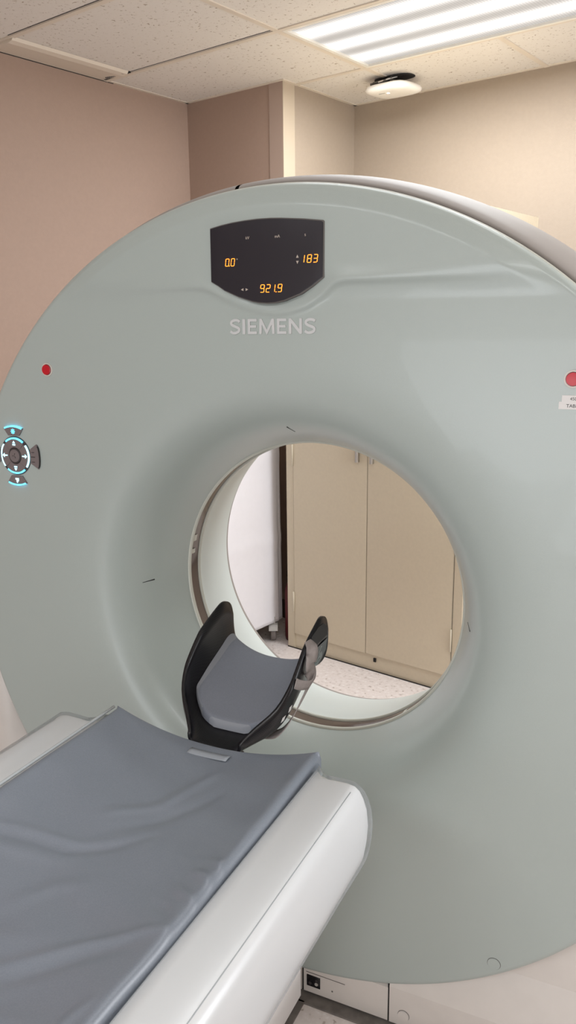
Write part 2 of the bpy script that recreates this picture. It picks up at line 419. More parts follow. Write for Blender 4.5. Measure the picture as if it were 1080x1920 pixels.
# wireless access point hanging a little below the ceiling
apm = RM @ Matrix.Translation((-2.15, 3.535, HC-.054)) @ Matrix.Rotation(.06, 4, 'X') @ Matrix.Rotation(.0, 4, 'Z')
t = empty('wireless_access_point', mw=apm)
tag(t, 'white rounded square wireless access point hanging below the ceiling beside the ceiling light', 'access point')
def rsq(h, k, n=10):
    out = []
    for i in range(4*n):
        a = 2*PI*i/(4*n); c_, s_ = math.cos(a), math.sin(a)
        out.append((h*math.copysign(abs(c_)**k, c_), h*math.copysign(abs(s_)**k, s_)))
    return out
bm = bmesh.new(); rings = []
for h, z in ((.085, .022), (.104, .016), (.112, .004), (.108, -.006), (.09, -.014), (.05, -.017)):
    rings.append([bm.verts.new((p[0], p[1], z)) for p in rsq(h, .5)])
for A, B in zip(rings[:-1], rings[1:]):
    for i in range(40): bm.faces.new((A[i], B[i], B[(i+1) % 40], A[(i+1) % 40]))
bm.faces.new(rings[0]); bm.faces.new(rings[-1][::-1])
bevel_mesh('casing', bm, 'white_plastic', t, smooth=True)
M['led'] = mat('led', (1, 1, .95, 1), .5, em=(1, 1, .9, 1), ems=2.5)
box('status_light', (-.006, -.052, -.0185), (.004, -.042, -.0150), 'led', t)
box('logo', (-.045, -.058, -.0172), (-.012, -.0555, -.0150), 'gapgrey', t)
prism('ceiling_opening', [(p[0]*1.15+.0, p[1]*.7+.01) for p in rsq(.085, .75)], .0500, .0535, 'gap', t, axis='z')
box('bracket', (-.06, -.03, .020), (.05, .05, .034), 'gapgrey', t, .003)
tube('cable', [(-.02, 0, .05), (-.05, -.02, .04), (-.075, -.05, .034), (-.06, -.08, .03), (.0, -.075, .032), (.02, -.05, .045)], .004, 'gapgrey', t)
tube('cable', [(.03, -.02, .05), (.01, -.07, .036), (-.03, -.085, .028)], .003, 'white_plastic', t)
box('plug', (-.09, -.06, .022), (-.078, -.045, .036), 'gapgrey', t)

# ------------------------------------------------------------------ storage cabinet behind the gantry
cb = empty('storage_cabinet', mw=RM @ Matrix.Translation((-2.325, 2.925, 0)))
tag(cb, 'tall beige double door metal storage cabinet seen through the scanner bore', 'cabinet')
CW, CD, CH = .915, .58, 1.965
bm = bmesh.new()
addbox(bm, (0, .02, 0), (.018, CD, CH)); addbox(bm, (CW-.018, .02, 0), (CW, CD, CH)); addbox(bm, (.018, CD-.01, 0), (CW-.018, CD, CH))
addbox(bm, (.018, .02, CH-.02), (CW-.018, CD-.01, CH)); addbox(bm, (.018, .03, .06), (CW-.018, CD-.01, .075))
addbox(bm, (0, 0, .0), (.040, .02, CH)); addbox(bm, (CW-.040, 0, 0), (CW, .02, CH)); addbox(bm, (.040, 0, CH-.03), (CW-.040, .02, CH))
addbox(bm, (.040, .006, 0), (CW-.040, .03, .073))
bevel_mesh('body', bm, 'cabinet', cb)
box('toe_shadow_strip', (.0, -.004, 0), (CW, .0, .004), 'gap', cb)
for k, (a, b_) in enumerate(((.044, .448), (.452, .871))):
    d = box('door', (a, -.004, .078), (b_, .016, CH-.034), 'cabinet', cb, .002)
    hx = b_-.052 if k == 0 else a+.018
    h = box('handle', (hx, -.022, .952), (hx+.012, -.004, 1.06), 'chrome', d, .003)
    for z in (.24, .95, 1.7):
        ex = a-.003 if k == 0 else b_+.001
        tube('hinge', [(ex, -.007, z-.05), (ex, -.007, z), (ex, -.007, z+.05)], .004, 'hinge', d)
box('door_gap', (.4475, .004, .075), (.4525, .010, CH-.03), 'gap', cb)
box('door_gap', (.0405, .004, .075), (.0435, .010, CH-.03), 'gapgrey', cb)
box('door_gap', (.8715, .004, .075), (.8745, .010, CH-.03), 'gapgrey', cb)
box('lock_hole', (.49, -.001, .045), (.502, .0055, .062), 'gap', cb)
# dark board added for the deep shade in the gap left of the cabinet
o = box('gap_shade_board', (-2.395, 3.06, 0), (-2.332, 3.09, 1.75), 'dark_frame', mw=RM, bev=.003)
tag(o, 'dark brown board added for the shade in the gap between white cart cover and beige cabinet', 'board')
t = empty('fire_extinguisher', mw=RM @ Matrix.Translation((-2.368, 3.01, 0)))
tag(t, 'dark red cylinder standing low in the gap beside the beige cabinet', 'fire extinguisher')
def lathe(name, prof, m, parent, seg=24, mw=None):
    v = []; f = []; k = len(prof)
    for i in range(seg):
        a = 2*PI*i/seg
        for r_, z in prof: v.append((r_*math.cos(a), r_*math.sin(a), z))
    for i in range(seg):
        j = (i+1) % seg
        for q in range(k-1): f.append((i*k+q, j*k+q, j*k+q+1, i*k+q+1))
    return mesh(name, v, f, m, parent, True, mw)
lathe('tank', [(0, 0), (.03, 0), (.034, .02), (.034, .26), (.02, .30), (.01, .31), (.01, .33), (0, .33)], 'redthing', t)
box('valve', (-.012, -.02, .33), (.012, .02, .36), 'black', t, .002)

# ------------------------------------------------------------------ covered linen cart
ct = empty('linen_cart', mw=RM @ Matrix.Translation((-2.76, 2.56, 0)))
tag(ct, 'wheeled cart under a hanging white cloth cover, left of the beige cabinet', 'cart')
# cover: closed skirt, soft sag, hem at 9 cm
v, f = [], []
hx, hy = .335, .46; NP, NZ = 240, 60; Z0, Z1 = .095, 1.22
per = []
for i in range(NP):
    a = 2*PI*i/NP; c_, s_ = math.cos(a), math.sin(a)
    per.append((hx*math.copysign(abs(c_)**.07, c_), hy*math.copysign(abs(s_)**.07, s_), a))
for k in range(NZ+1):
    t_ = k/NZ; z = Z0+(Z1-Z0)*t_
    for (x, y, a) in per:
        wv = .006*math.sin(9*a+2*t_)*(1-t_) + .004*math.sin(17*a+5)*(1-t_)
        bulge = .010*math.exp(-((z-.52-.0*y)/.03)**2)+.008*math.exp(-((z-.93)/.04)**2)
        rr = 1-.02*max(0, t_-.25)+wv+bulge
        v.append((x*rr, y*(1+wv*.6)-.0, z))
for k in range(NZ):
    for i in range(NP):
        j = (i+1) % NP; f.append((k*NP+i, k*NP+j, (k+1)*NP+j, (k+1)*NP+i))
v.append((0, 0, Z1)); f += [(NZ*NP+i, NZ*NP+(i+1) % NP, len(v)-1) for i in range(NP)]
o = mesh('cover', v, f, 'cloth', ct, True); md = o.modifiers.new('solid', 'SOLIDIFY'); md.thickness = .003
bm = bmesh.new()
addbox(bm, (-.29, -.43, .12), (.29, .43, .14)); addbox(bm, (-.29, -.43, .12), (-.27, -.41, 1.18)); addbox(bm, (.27, -.43, .12), (.29, -.41, 1.18))
addbox(bm, (-.29, .41, .12), (-.27, .43, 1.18)); addbox(bm, (.27, .41, .12), (.29, .43, 1.18))
for z in (.5, .85, 1.165): addbox(bm, (-.29, -.43, z), (.29, .43, z+.015))
bevel_mesh('frame', bm, 'chrome', ct)
for sx_ in (-1, 1):
    for sy_ in (-1, 1):
        cx_, cy_ = sx_*.265+(.0 if sx_ < 0 else .060), sy_*.40-(.015 if sy_ > 0 else 0)
        w_ = empty('caster', (cx_, cy_, 0)); w_.parent = ct; w_.rotation_euler = (0, 0, .67)
        bm = bmesh.new()
        bmesh.ops.create_cone(bm, cap_ends=True, segments=32, radius1=.038, radius2=.038, depth=.026, matrix=Matrix.Translation((0, 0, .039)) @ Matrix.Rotation(PI/2, 4, 'Y'))
        bevel_mesh('wheel', bm, 'rubber', w_, .005, 2, 'auto')
        # hood over the wheel
        pts = [(math.cos(a)*.048, .042+math.sin(a)*.048) for a in [PI*(.14+.72*i/10) for i in range(11)]]
        pts2 = [(math.cos(a)*.040, .042+math.sin(a)*.040) for a in [PI*(.14+.72*i/10) for i in range(10, -1, -1)]]
        prism('hood', pts+pts2, -.022, .022, 'castergrey', w_, axis='x')
        box('stem', (-.01, -.01, .085), (.01, .01, .125), 'castergrey', w_)

# ------------------------------------------------------------------ CT gantry
G = empty('ct_scanner_gantry', (0, 0, 0))
tag(G, 'large round pale green ring shaped scanner gantry with a wide open bore', 'CT scanner')
RO = .862
# crease + chin ridge as one curve in (x,z)
chin = [(-.60, 1.606), (-.282, 1.611), (-.19, 1.613), (-.150, 1.610), (-.1149, 1.5942), (-.0776, 1.5774), (-.0316, 1.5647), (.0136, 1.5600), (.0608, 1.5696), (.1011, 1.5892), (.122, 1.606), (.145, 1.616), (.207, 1.617), (.40, 1.618), (.60, 1.618)]
chs = smoothprof(chin, 8)
def ridge(x, z):
    if z < 1.52 or z > 1.70 or abs(x) > .6: return 0
    best = 1e9; sg = 1; fade = 1
    for i in range(len(chs)-1):
        ax, az = chs[i]; bx, bz = chs[i+1]
        dx, dz = bx-ax, bz-az; L = dx*dx+dz*dz
        t_ = max(0, min(1, ((x-ax)*dx+(z-az)*dz)/L)); qx, qz = ax+t_*dx, az+t_*dz
        d_ = math.hypot(x-qx, z-qz)
        if d_ < best: best = d_; sg = 1 if (x-qx)*(-dz)+(z-qz)*dx > 0 else -1
    d_ = best*sg        # above positive
    s = max(0, 1-max(0, abs(x)-.16)/.30)**1.3
    s = min(1, s+.0)
    # below the curve: steep face, above: gentle rise
    if d_ < 0: h = math.exp(-(d_/.0045)**2)
    else: h = math.exp(-(d_/.016)**2)
    return -.0055*h*s
def bulge(x, z, r):
    t_ = max(0, min(1, (z-1.58)/.06)); t_ = t_*t_*(3-2*t_)
    fall = max(0, min(1, (RO-.004-r)/.03))
    return -.010*t_*fall + (ridge(x, z)*min(1, fall*2) if z > 1.5 else 0)
prof = smoothprof([(.8665, .022), (.8655, .010), (.861, .003), (.855, .0003), (.85, 0)], 3)[:-1]
r = .85
while r > .705: prof.append((r, 0)); r -= .0045
while r > .60: prof.append((r, 0)); r -= .0045
def flare(r):
    t = (.60-r)/.25
    return .20*(.10*t*t + .90*t**5.2) if r > .3501 else .2
tt = 0
nfl = 90
for k in range(nfl+1):
    rr_ = .60-.25*(1-(1-k/nfl)**1.6)
    prof.append((rr_, flare(rr_)))
revolve('front_cover', prof, 'face', G, seg=900, disp=bulge)
# dark groove behind the front cover and outer shell
revolve('edge_trim', [(.8655, .016), (.8680, .0175), (.8682, .0225), (.8655, .024)], 'cream', G, seg=256)
revolve('groove', [(.862, .016), (.855, .034), (.870, .036)], 'gapgrey', G, seg=200)
a_seam = math.radians(96.2)
shp = smoothprof([(.866, .036), (.874, .036), (.882, .050), (.890, .085), (.898, .14), (.903, .22), (.904, .30), (.900, .38), (.888, .445), (.868, .470), (.80, .478)], 5)
shp += smoothprof([(.80, .478), (.60, .480), (.43, .478), (.392, .470), (.381, .452), (.378, .44)], 5)
revolve('side_cover', shp, 'shell', G, seg=300, a0=a_seam-2*PI+.006, a1=a_seam-.0035)
revolve('seam_gap', [(.862, .022), (.862, .05), (.886, .10), (.896, .2), (.898, .38)], 'gap', G, seg=4, a0=a_seam-.004, a1=a_seam+.0065)
for s, nm in ((0, 0),):
    pass
revolve('rear_funnel', smoothprof([(.3465, .249), (.350, .262), (.353, .30), (.360, .345), (.370, .40), (.3785, .445)], 5), 'funnel', G, seg=256)
br = revolve('bore_ring', [(.3515, .199), (.3485, .1995), (.3462, .201), (.3455, .206), (.3458, .2085), (.349, .2085)], 'cream', G, seg=256)
revolve('scan_window', [(.3485, .2085), (.3475, .226), (.3485, .2435)], 'window_strip', G, seg=256)
revolve('bore_ring', [(.3485, .2435), (.3455, .2440), (.3440, .2465), (.3450, .2505), (.3475, .2525)], 'cream', G, seg=256)
revolve('ring_gap', [(.3522, .1985), (.3508, .2000)], 'gap', G, seg=256)
# reinforced tape pieces on the scan window
for a_, da, rr in ((2.86, .05, .3468), (2.97, .035, .3464), (5.38, .03, .3462)):
    revolve('tape_piece', [(rr, .208), (rr-.0005, .216), (rr, .224)], 'cream', G, seg=8, a0=a_, a1=a_+da)
# laser slots
for (x, z), ang in (((-.0065, GZ+.3905), 2.1), ((-.3905, GZ+.006), .12), ((.3805, GZ+.001), -.75)):
    L = .0075
    d = Vector((math.cos(ang), math.sin(ang)))
    rr = math.hypot(x, z-GZ); pts = []
    bm = bmesh.new()
    n_ = Vector((-d.y, d.x))*.0011
    for (q) in (-1, 1):
        for s_ in (-1, 1):
            X_, Z_ = x+d.x*L*q+n_.x*s_*(.6 if q < 0 else 1.4), z+d.y*L*q+n_.y*s_*(.6 if q < 0 else 1.4)
            r_ = math.hypot(X_, Z_-GZ); y_ = flare(r_)-.0012
            pts.append((X_, y_, Z_))
    mesh('laser_slot', [pts[0], pts[1], pts[3], pts[2]] + [(p[0], p[1]+.004, p[2]) for p in (pts[0], pts[1], pts[3], pts[2])],
         [(0,1,2,3), (4,5,6,7), (0,1,5,4), (1,2,6,5), (2,3,7,6), (3,0,4,7)], 'gap', G)

# display panel
dp = [(-.1291, 1.721), (-.105, 1.7258), (-.0809, 1.7292), (-.054, 1.7315), (-.0268, 1.7328), (0, 1.7327), (.0228, 1.7315), (.0683, 1.7275), (.1066, 1.7225), (.1088, 1.7205),
      (.1081, 1.6242), (.0874, 1.6105), (.0616, 1.5961), (.0266, 1.5842), (.008, 1.5808), (-.009, 1.58), (-.025, 1.5812), (-.0391, 1.5837), (-.0695, 1.5928), (-.1002, 1.6054), (-.1156, 1.615), (-.1299, 1.6228)]
D = prism('display_panel', dp, -.0155, .0, 'display', G, .0015)
cxm = sum(p[0] for p in dp)/len(dp); czm = sum(p[1] for p in dp)/len(dp)
prism('display_bezel', [(cxm+(p[0]-cxm)*1.022, czm+(p[1]-czm)*1.03) for p in dp], -.0115, .0, 'gapgrey', G, .001)
yd = -.0158
SEG = {'0': 'abcdef', '1': 'bc', '2': 'abged', '3': 'abgcd', '8': 'abcdefg', '9': 'abcdfg'}
def digits(name, s, x, z, h, wd, step, parent):
    bm = bmesh.new(); sl = .14; t_ = h*.040
    def q(x0, z0, x1, z1, cx_):
        vs = []
        for yy in (yd-.0002, yd+.0008):
            for a, b_ in ((x0, z0), (x1, z0), (x1, z1), (x0, z1)):
                vs.append(bm.verts.new((cx_+a+(b_)*sl, yy, z+b_)))
        for k in ((0,1,2,3), (7,6,5,4), (0,4,5,1), (1,5,6,2), (2,6,7,3), (3,7,4,0)): bm.faces.new([vs[i] for i in k])
    cx_ = x
    for ch in s:
        if ch == '.':
            q(-step+wd+t_*1.3, -t_*1.2, -step+wd+t_*4.0, t_*1.6, cx_); continue
        if ch == ' ': cx_ += step; continue
        g = t_*1.3
        if ch == '1': cx_ -= .0020
        R = {'a': (g, h-t_, wd-g, h+t_), 'g': (g, h/2-t_, wd-g, h/2+t_), 'd': (g, -t_, wd-g, t_),
             'f': (-t_, h/2+g*.6, t_, h-g*.6), 'e': (-t_, g*.6, t_, h/2-g*.6), 'b': (wd-t_, h/2+g*.6, wd+t_, h-g*.6), 'c': (wd-t_, g*.6, wd+t_, h/2-g*.6)}
        for k in SEG[ch]: q(*R[k], cx_)
        if ch == '1': cx_ += .0020
        cx_ += step
    return bevel_mesh(name, bm, 'digit', parent)
digits('tilt_digits', '0.0', -.0970, 1.6505, .0135, .0072, .0122, D)
digits('height_digits', '183', .0655, 1.6508, .0135, .0078, .0124, D)
digits('position_digits', '921.9', -.0215, 1.5994, .0138, .0078, .0125, D)
text('unit_text', 'kV', -.0469, 1.6983, yd, .0075, 'dimtext', D, .0003)
text('unit_text', 'mA', .0168, 1.6980, yd, .0078, 'dimtext', D, .0003)
text('unit_text', 's', .0745, 1.6980, yd, .0085, 'dimtext', D, .0003)
text('degree_mark', '°', -.0705, 1.6572, yd, .0095, 'dimtext', D, .0003)
for pts in ([(.0555, 1.6600), (.0610, 1.6600), (.0582, 1.6655)], [(.0555, 1.6545), (.0610, 1.6545), (.0581, 1.6490)],
            [(-.0580, 1.6080), (-.0580, 1.6028), (-.0635, 1.6054)], [(-.0530, 1.6080), (-.0530, 1.6028), (-.0475, 1.6054)]):
    prism('direction_mark', pts, yd-.0002, yd+.0008, 'dimtext', D)
LH, LS = .0292, .0060
SK = [0]
def stroke(bm, pts, w_, y0=-.0018, y1=.0004):
    SK[0] += 1; y0 -= .00006*(SK[0] % 4); y1 += .00006*(SK[0] % 4)
    # mitred polyline extruded along y
    P = [Vector(p) for p in pts]; L_, R_ = [], []
    for i, p in enumerate(P):
        d0 = (P[i]-P[i-1]).normalized() if i else (P[1]-P[0]).normalized()
        d1 = (P[i+1]-P[i]).normalized() if i < len(P)-1 else d0
        n_ = (Vector((-d0.y, d0.x))+Vector((-d1.y, d1.x))).normalized(); k = 1/max(.5, n_.dot(Vector((-d1.y, d1.x))))
        L_.append(p+n_*w_/2*k); R_.append(p-n_*w_/2*k)
    vs = [[bm.verts.new((q.x, yy, q.y)) for q in side] for yy in (y0, y1) for side in (L_, R_)]
    for i in range(len(P)-1):
        a, b_, c_, d = vs
        bm.faces.new((a[i], a[i+1], b_[i+1], b_[i])); bm.faces.new((c_[i], d[i], d[i+1], c_[i+1]))
        bm.faces.new((a[i], c_[i], c_[i+1], a[i+1])); bm.faces.new((b_[i], b_[i+1], d[i+1], d[i]))
    for i in (0, -1): bm.faces.new((vs[0][i], vs[1][i], vs[3][i], vs[2][i]))
def letter(bm, ch, x, z, w_):
    h, t_ = LH, LS; o_ = t_/2
    if ch == 'I': stroke(bm, [(x+o_, z), (x+o_, z+h)], t_*1.05)
    if ch == 'E':
        stroke(bm, [(x+w_, z+h-o_*.85), (x+o_, z+h-o_*.85), (x+o_, z+o_*.85), (x+w_, z+o_*.85)], t_*.85)
        stroke(bm, [(x+o_, z+h/2), (x+w_*.92, z+h/2)], t_*.8)
    if ch == 'N':
        stroke(bm, [(x+o_, z), (x+o_, z+h)], t_*.9); stroke(bm, [(x+w_-o_, z), (x+w_-o_, z+h)], t_*.9)
        stroke(bm, [(x+o_*1.1, z+h-.002), (x+w_-o_*1.1, z+.002)], t_*.95, -.00175, .0004)
    if ch == 'M':
        stroke(bm, [(x+o_*.9, z), (x+o_*1.3, z+h)], t_*.9); stroke(bm, [(x+w_-o_*.9, z), (x+w_-o_*1.3, z+h)], t_*.9)
        stroke(bm, [(x+o_*1.3, z+h-.002), (x+w_/2, z+.0035), (x+w_-o_*1.3, z+h-.002)], t_*.85, -.00175, .0004)
    if ch == 'S':
        P_ = [(w_*.95, h-.0052), (w_*.72, h-o_*.85), (w_*.42, h-o_*.8), (w_*.18, h-.0050), (w_*.13, h-.0088), (w_*.26, h-.0120), (w_*.52, h*.5), (w_*.82, h*.40), (w_*.88, h*.27), (w_*.80, .0048), (w_*.55, o_*.8), (w_*.28, o_*.8), (w_*.04, .0055)]
        stroke(bm, [(x+p[0], z+p[1]) for p in smoothprof(P_, 5)], t_*.85)
bm = bmesh.new(); lx = -.0980
for ch, w_ in zip('SIEMENS', (.0235, .0065, .0205, .0340, .0205, .0285, .0235)):
    letter(bm, ch, lx, 1.5205, w_); lx += w_+.0050
bevel_mesh('brand_lettering', bm, 'letter', G)

# emergency stop buttons
def disc(name, cx_, cz_, rad, y0, y1, m, parent, bev=.001, n=40):
    return prism(name, [(cx_+rad*math.cos(2*PI*i/n), cz_+rad*math.sin(2*PI*i/n)) for i in range(n)], y0, y1, m, parent, bev)
for x_ in (-.578, .5625):
    b0 = disc('stop_button', x_, 1.4436, .0112, -.006, .002, 'red', G, .002)
    rg = [(x_+.0150*math.cos(2*PI*i/40), 1.4436+.0150*math.sin(2*PI*i/40)) for i in range(40)]
    disc('button_ring', x_, 1.4436, .0150, -.0025, .002, 'redrim', b0, .0012)
    disc('button_gap', x_, 1.4436, .0122, -.0028, .002, 'ink', b0, 0)
# stickers
st = box('label_sticker', (.5462, -.0012, 1.4050), (.5930, .0, 1.4160), 'sticker', G)
text('sticker_text', '450', .5596, 1.4078, -.0014, .0075, 'ink', st, .0001, align='LEFT')
st = box('label_sticker', (.5417, -.0010, 1.3923), (.5975, .0, 1.4050), 'sticker', G)
text('sticker_text', 'TABLE', .5540, 1.3955, -.0012, .0082, 'ink', st, .0001, align='LEFT')

# control pad on the left
px_, pz_ = -.6944, 1.2391
P = empty('control_pad', (px_, 0, pz_)); P.parent = G
def arcpoly(r0, r1, a0, a1, n=14):
    A = [math.radians(a0+(a1-a0)*i/n) for i in range(n+1)]
    return [(r1*math.cos(a), r1*math.sin(a)) for a in A]+[(r0*math.cos(a), r0*math.sin(a)) for a in reversed(A)]
disc('wheel_base', 0, 0, .0465, -.0016, .001, 'keydark', P, .0008, 60)
for k, ac in enumerate((90, 0, 270, 180)):
    kk = prism('arrow_key', arcpoly(.0205, .0395, ac-43.5, ac+43.5), -.0045, 0, 'key', P, .0007)
    prism('glow_arc', arcpoly(.0400, .0438, ac-38, ac+38, 20), -.0042, 0, 'cyanw' if ac in (0, 180) else 'cyan', kk)
    # symbols: arrow and table bar
    c_, s_ = math.cos(math.radians(ac)), math.sin(math.radians(ac))
    def RT(pts): return [(x*c_-y*s_, x*s_+y*c_) for x, y in pts]
    if ac in (90, 270):
        prism('symbol', RT([(.0300, -.0042), (.0300, .0042), (.0362, 0)]), -.0051, -.0040, 'cyanw', kk)
        prism('symbol', RT([(.0250, -.0045), (.0250, .0045), (.0280, .0045), (.0280, -.0045)]), -.0051, -.0040, 'cyanw', kk)
    else:
        prism('symbol', RT([(.0228, -.0012), (.0228, .0012), (.032, .0016), (.032, .0052), (.0382, 0), (.032, -.0052), (.032, -.0016)]), -.0051, -.0040, 'cyanw', kk)
disc('centre_ring', 0, 0, .0182, -.0052, 0, 'keydark', P, .0008)
disc('centre_key', 0, 0, .0150, -.0062, 0, 'key', P, .001)
for ang in (60, 170, 290):
    a = math.radians(ang); b_ = a+.35
    prism('symbol', [(.001*math.cos(b_+1.6), .001*math.sin(b_+1.6)), (.006*math.cos(a), .006*math.sin(a)), (.0065*math.cos(b_), .0065*math.sin(b_))], -.0066, -.0058, 'keydark', P)
for ac in (90, 270):
    kk = prism('outer_key', [(x*1.0, z) for x, z in arcpoly(.0500, .0660, ac-17, ac+17)][:15] and
               [(math.copysign(1, 1)*q[0], q[1]) for q in ([(.0720*math.cos(math.radians(ac-24+48*i/14)), .0720*math.sin(math.radians(ac-24+48*i/14))) for i in range(15)] +
                [((.0165 if ac == 90 else -.0165)*-1, .0485*(1 if ac == 90 else -1)), ((.0165 if ac == 90 else -.0165), .0485*(1 if ac == 90 else -1))])], -.004, 0, 'key', P, .0007)
    prism('glow_arc', arcpoly(.0688, .0722, ac-22, ac+22, 20), -.0047, 0, 'cyan', kk)
    if ac == 90:
        for i in range(8):
            a = math.radians(45*i); cx_, cz_ = 0, .0585
            prism('symbol', [(cx_+.0022*math.cos(a)-.0007*math.sin(a), cz_+.0022*math.sin(a)+.0007*math.cos(a)), (cx_+.0062*math.cos(a)-.0007*math.sin(a), cz_+.0062*math.sin(a)+.0007*math.cos(a)),
                             (cx_+.0062*math.cos(a)+.0007*math.sin(a), cz_+.0062*math.sin(a)-.0007*math.cos(a)), (cx_+.0022*math.cos(a)+.0007*math.sin(a), cz_+.0022*math.sin(a)-.0007*math.cos(a))], -.0050, -.0036, 'cyan', kk)
        disc('symbol', 0, .0585, .0022, -.0050, -.0036, 'cyan', kk, 0, 16)
    else:
        prism('symbol', [(-.004, -.054), (.006, -.054), (.006, -.060), (.001, -.066), (-.001, -.063), (-.001, -.058), (-.004, -.058)], -.0050, -.0036, 'cyanw', kk)
for s in (1, -1):
    outl = [(s*.0480, -.016), (s*.0480, .018), (s*.0665, .0300)] + [(s*(.0665+.0092*math.cos(math.radians(80-160*i/10))-.0016), .0300*math.cos(PI*i/10)) for i in range(1, 10)] + [(s*.068, -.0272)]
    kk = prism('side_key', outl, -.004, 0, 'key', P, .0006)
    prism('dark_arc', [(s*(.0700+.0060*math.cos(PI*(i/10-.5))), .026*math.sin(PI*(i/10-.5))) for i in range(11)]+[(s*(.0680+.0060*math.cos(PI*(i/10-.5))), .026*math.sin(PI*(i/10-.5))) for i in range(10, -1, -1)], -.0046, -.002, 'ink', kk)
    prism('symbol', [(s*.050, -.001), (s*.050, .001), (s*.062, .001), (s*.062, -.001)], -.0046, -.003, 'keydark', kk)
    for zz in (.011, -.012):
        prism('symbol', [(s*.052, zz-.0008), (s*.052, zz+.0008), (s*.060, zz+.0008), (s*.060, zz-.0008)], -.0046, -.003, 'keydark', kk)

# round service cap low on the front cover
cpr = disc('service_cap', .4846, .2496, .0128, -.0016, .001, 'face', G, .0012)
disc('cap_gap', .4846, .2496, .0138, -.0004, .001, 'gapgrey', cpr, 0)

# base stand: profile in (y,z), banded front
def baseprof(front=True):
    return [(.45, .0), (.45, .62), (.05, .62), (.05, .25), (.042, .213), (.004, .105), (.004, .0)]
bl, brr = .2595, 1.02
# right front cover
prism('base_cover', [(.40, .012), (.40, .34), (.036, .34), (.034, .213), (.002, .105), (.002, .012)], bl+.002, .98, 'base', G, axis='x')
# left front cover (flat, low)
prism('base_cover', [(.40, .012), (.40, .34), (.036, .34), (.030, .110), (.004, .098), (.003, .012)], .0515, bl-.002, 'base', G, axis='x')
prism('base_cover', [(.40, .012), (.40, .34), (.036, .34), (.034, .213), (.002, .105), (.002, .012)], -.98, .047, 'base', G, axis='x')
box('panel_gap', (bl-.0025, .0045, .012), (bl+.0025, .03, .13), 'gap', G); box('panel_gap', (.0465, .006, .012), (.052, .03, .12), 'gap', G)
# side shoulders of the stand (flanking the disc)
for s in (-1, 1):
    pts = [(s*.60, .012), (s*.98, .012), (s*.98, .80), (s*.965, .93), (s*.93, 1.03), (s*.88, 1.05), (s*.80, .60), (s*.60, .30)]
    prism('side_stand', pts, .05, .44, 'base', G, .02)
sp = box('socket_plate', (.060, .0015, .030), (.0935, .006, .059), 'black', G, .001)
for x_, z_, rr, m_ in ((.069, .039, .004, 'keydark'), (.085, .050, .003, 'keydark'), (.0845, .0405, .0042, 'castergrey')):
    disc('socket', x_, z_, rr, .0003, .003, m_, sp, 0, 16)
bm = bmesh.new()
addbox(bm, (.058, .0024, .0655), (.155, .005, .0662)); addbox(bm, (.122, .0024, .0335), (.1255, .005, .0370)); bevel_mesh('panel_line', bm, 'gapgrey', G)
cc = disc('cap', .295, .041, .0125, -.0012, .006, 'base', G, .001)
disc('cap_gap', .295, .041, .0134, .0012, .006, 'gapgrey', cc, 0)
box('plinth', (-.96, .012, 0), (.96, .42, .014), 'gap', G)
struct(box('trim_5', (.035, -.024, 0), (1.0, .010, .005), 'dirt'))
# scratches on the face
for x_, z_, l_ in ((.468, .905, .006), (.0, GZ-.3935, .004)):
    pass

# ------------------------------------------------------------------ patient table
TBL = empty('patient_table', (0, -1.2, 0))
tag(TBL, 'white moulded patient table on a pedestal running up to the scanner bore', 'patient table')
YE = -.280; YB = -2.55
def tloc(v): return [(p[0], p[1]+1.2, p[2]) for p in v]
# cross-section (half): x, z
half = [(0, .741), (.08, .7455), (.13, .753), (.16, .761), (.19, .770), (.205, .7755), (.2235, .783), (.2245, .799), (.245, .802), (.275, .804), (.295, .8045), (.306, .802), (.313, .795), (.319, .780), (.3235, .755), (.3235, .72), (.320, .69), (.315, .662), (.309, .650), (.296, .645), (.26, .640), (.20, .60), (0, .59)]
sec = [(-x, z) for x, z in reversed(half[1:-1])]
sec = half + sec                          # closed loop
def tsec(y, inset_top, k):
    out = []
    for x, z in sec:
        s_ = max(0, min(1, (z-.64)/.165))
        xx = x*(1-inset_top*s_)
        out.append((xx, y, z))
    return out
v, f = [], []
stations = []
# nose: top edge set back, lower edge reaching farther
yl = [YB, -2.3, -1.8, -1.3, -.9, -.6, -.45, -.40, -.37, -.355, -.345]
for y in yl: stations.append([(x, y, z) for x, z in sec])
for k in range(1, 9):
    t_ = k/8; ang = t_*PI/2
    row = []
    for x, z in sec:
        s_ = max(0, min(1, (z-.66)/.145))
        ynose = YE-.052*s_**1.6 if abs(x) > .235 else YE-.052*s_**1.6*max(0, min(1, (abs(x)-.20)/.035))
        yy = -.345+(ynose+.345)*math.sin(ang)
        sh = .030*(1-math.cos(ang))
        xx = x-math.copysign(min(abs(x), sh*(1 if abs(x) > .25 else .0)), x)
        zz = z-.012*(1-math.cos(ang))*s_ if abs(x) > .235 else z
        zz = zz+.012*(1-math.cos(ang)) if z < .66 else zz
        row.append((xx, yy, zz))
    stations.append(row)
n = len(sec)
for row in stations: v += row
for i in range(len(stations)-1):
    for q in range(n):
        q2 = (q+1) % n; f.append((i*n+q, i*n+q2, (i+1)*n+q2, (i+1)*n+q))
f.append(tuple(range(n))[::-1]); f.append(tuple((len(stations)-1)*n+q for q in range(n)))
tb = mesh('tabletop', tloc(v), f, 'table', TBL, True)
md = tb.modifiers.new('es', 'EDGE_SPLIT'); md.split_angle = math.radians(55)
# faint groove along the top shoulder
for s in (-1, 1):
    tube('edge_groove', tloc([(s*.3035, y, .8022) for y in (-2.5, -1.5, -.7, -.42, -.36)]), .0009, 'welt', TBL)
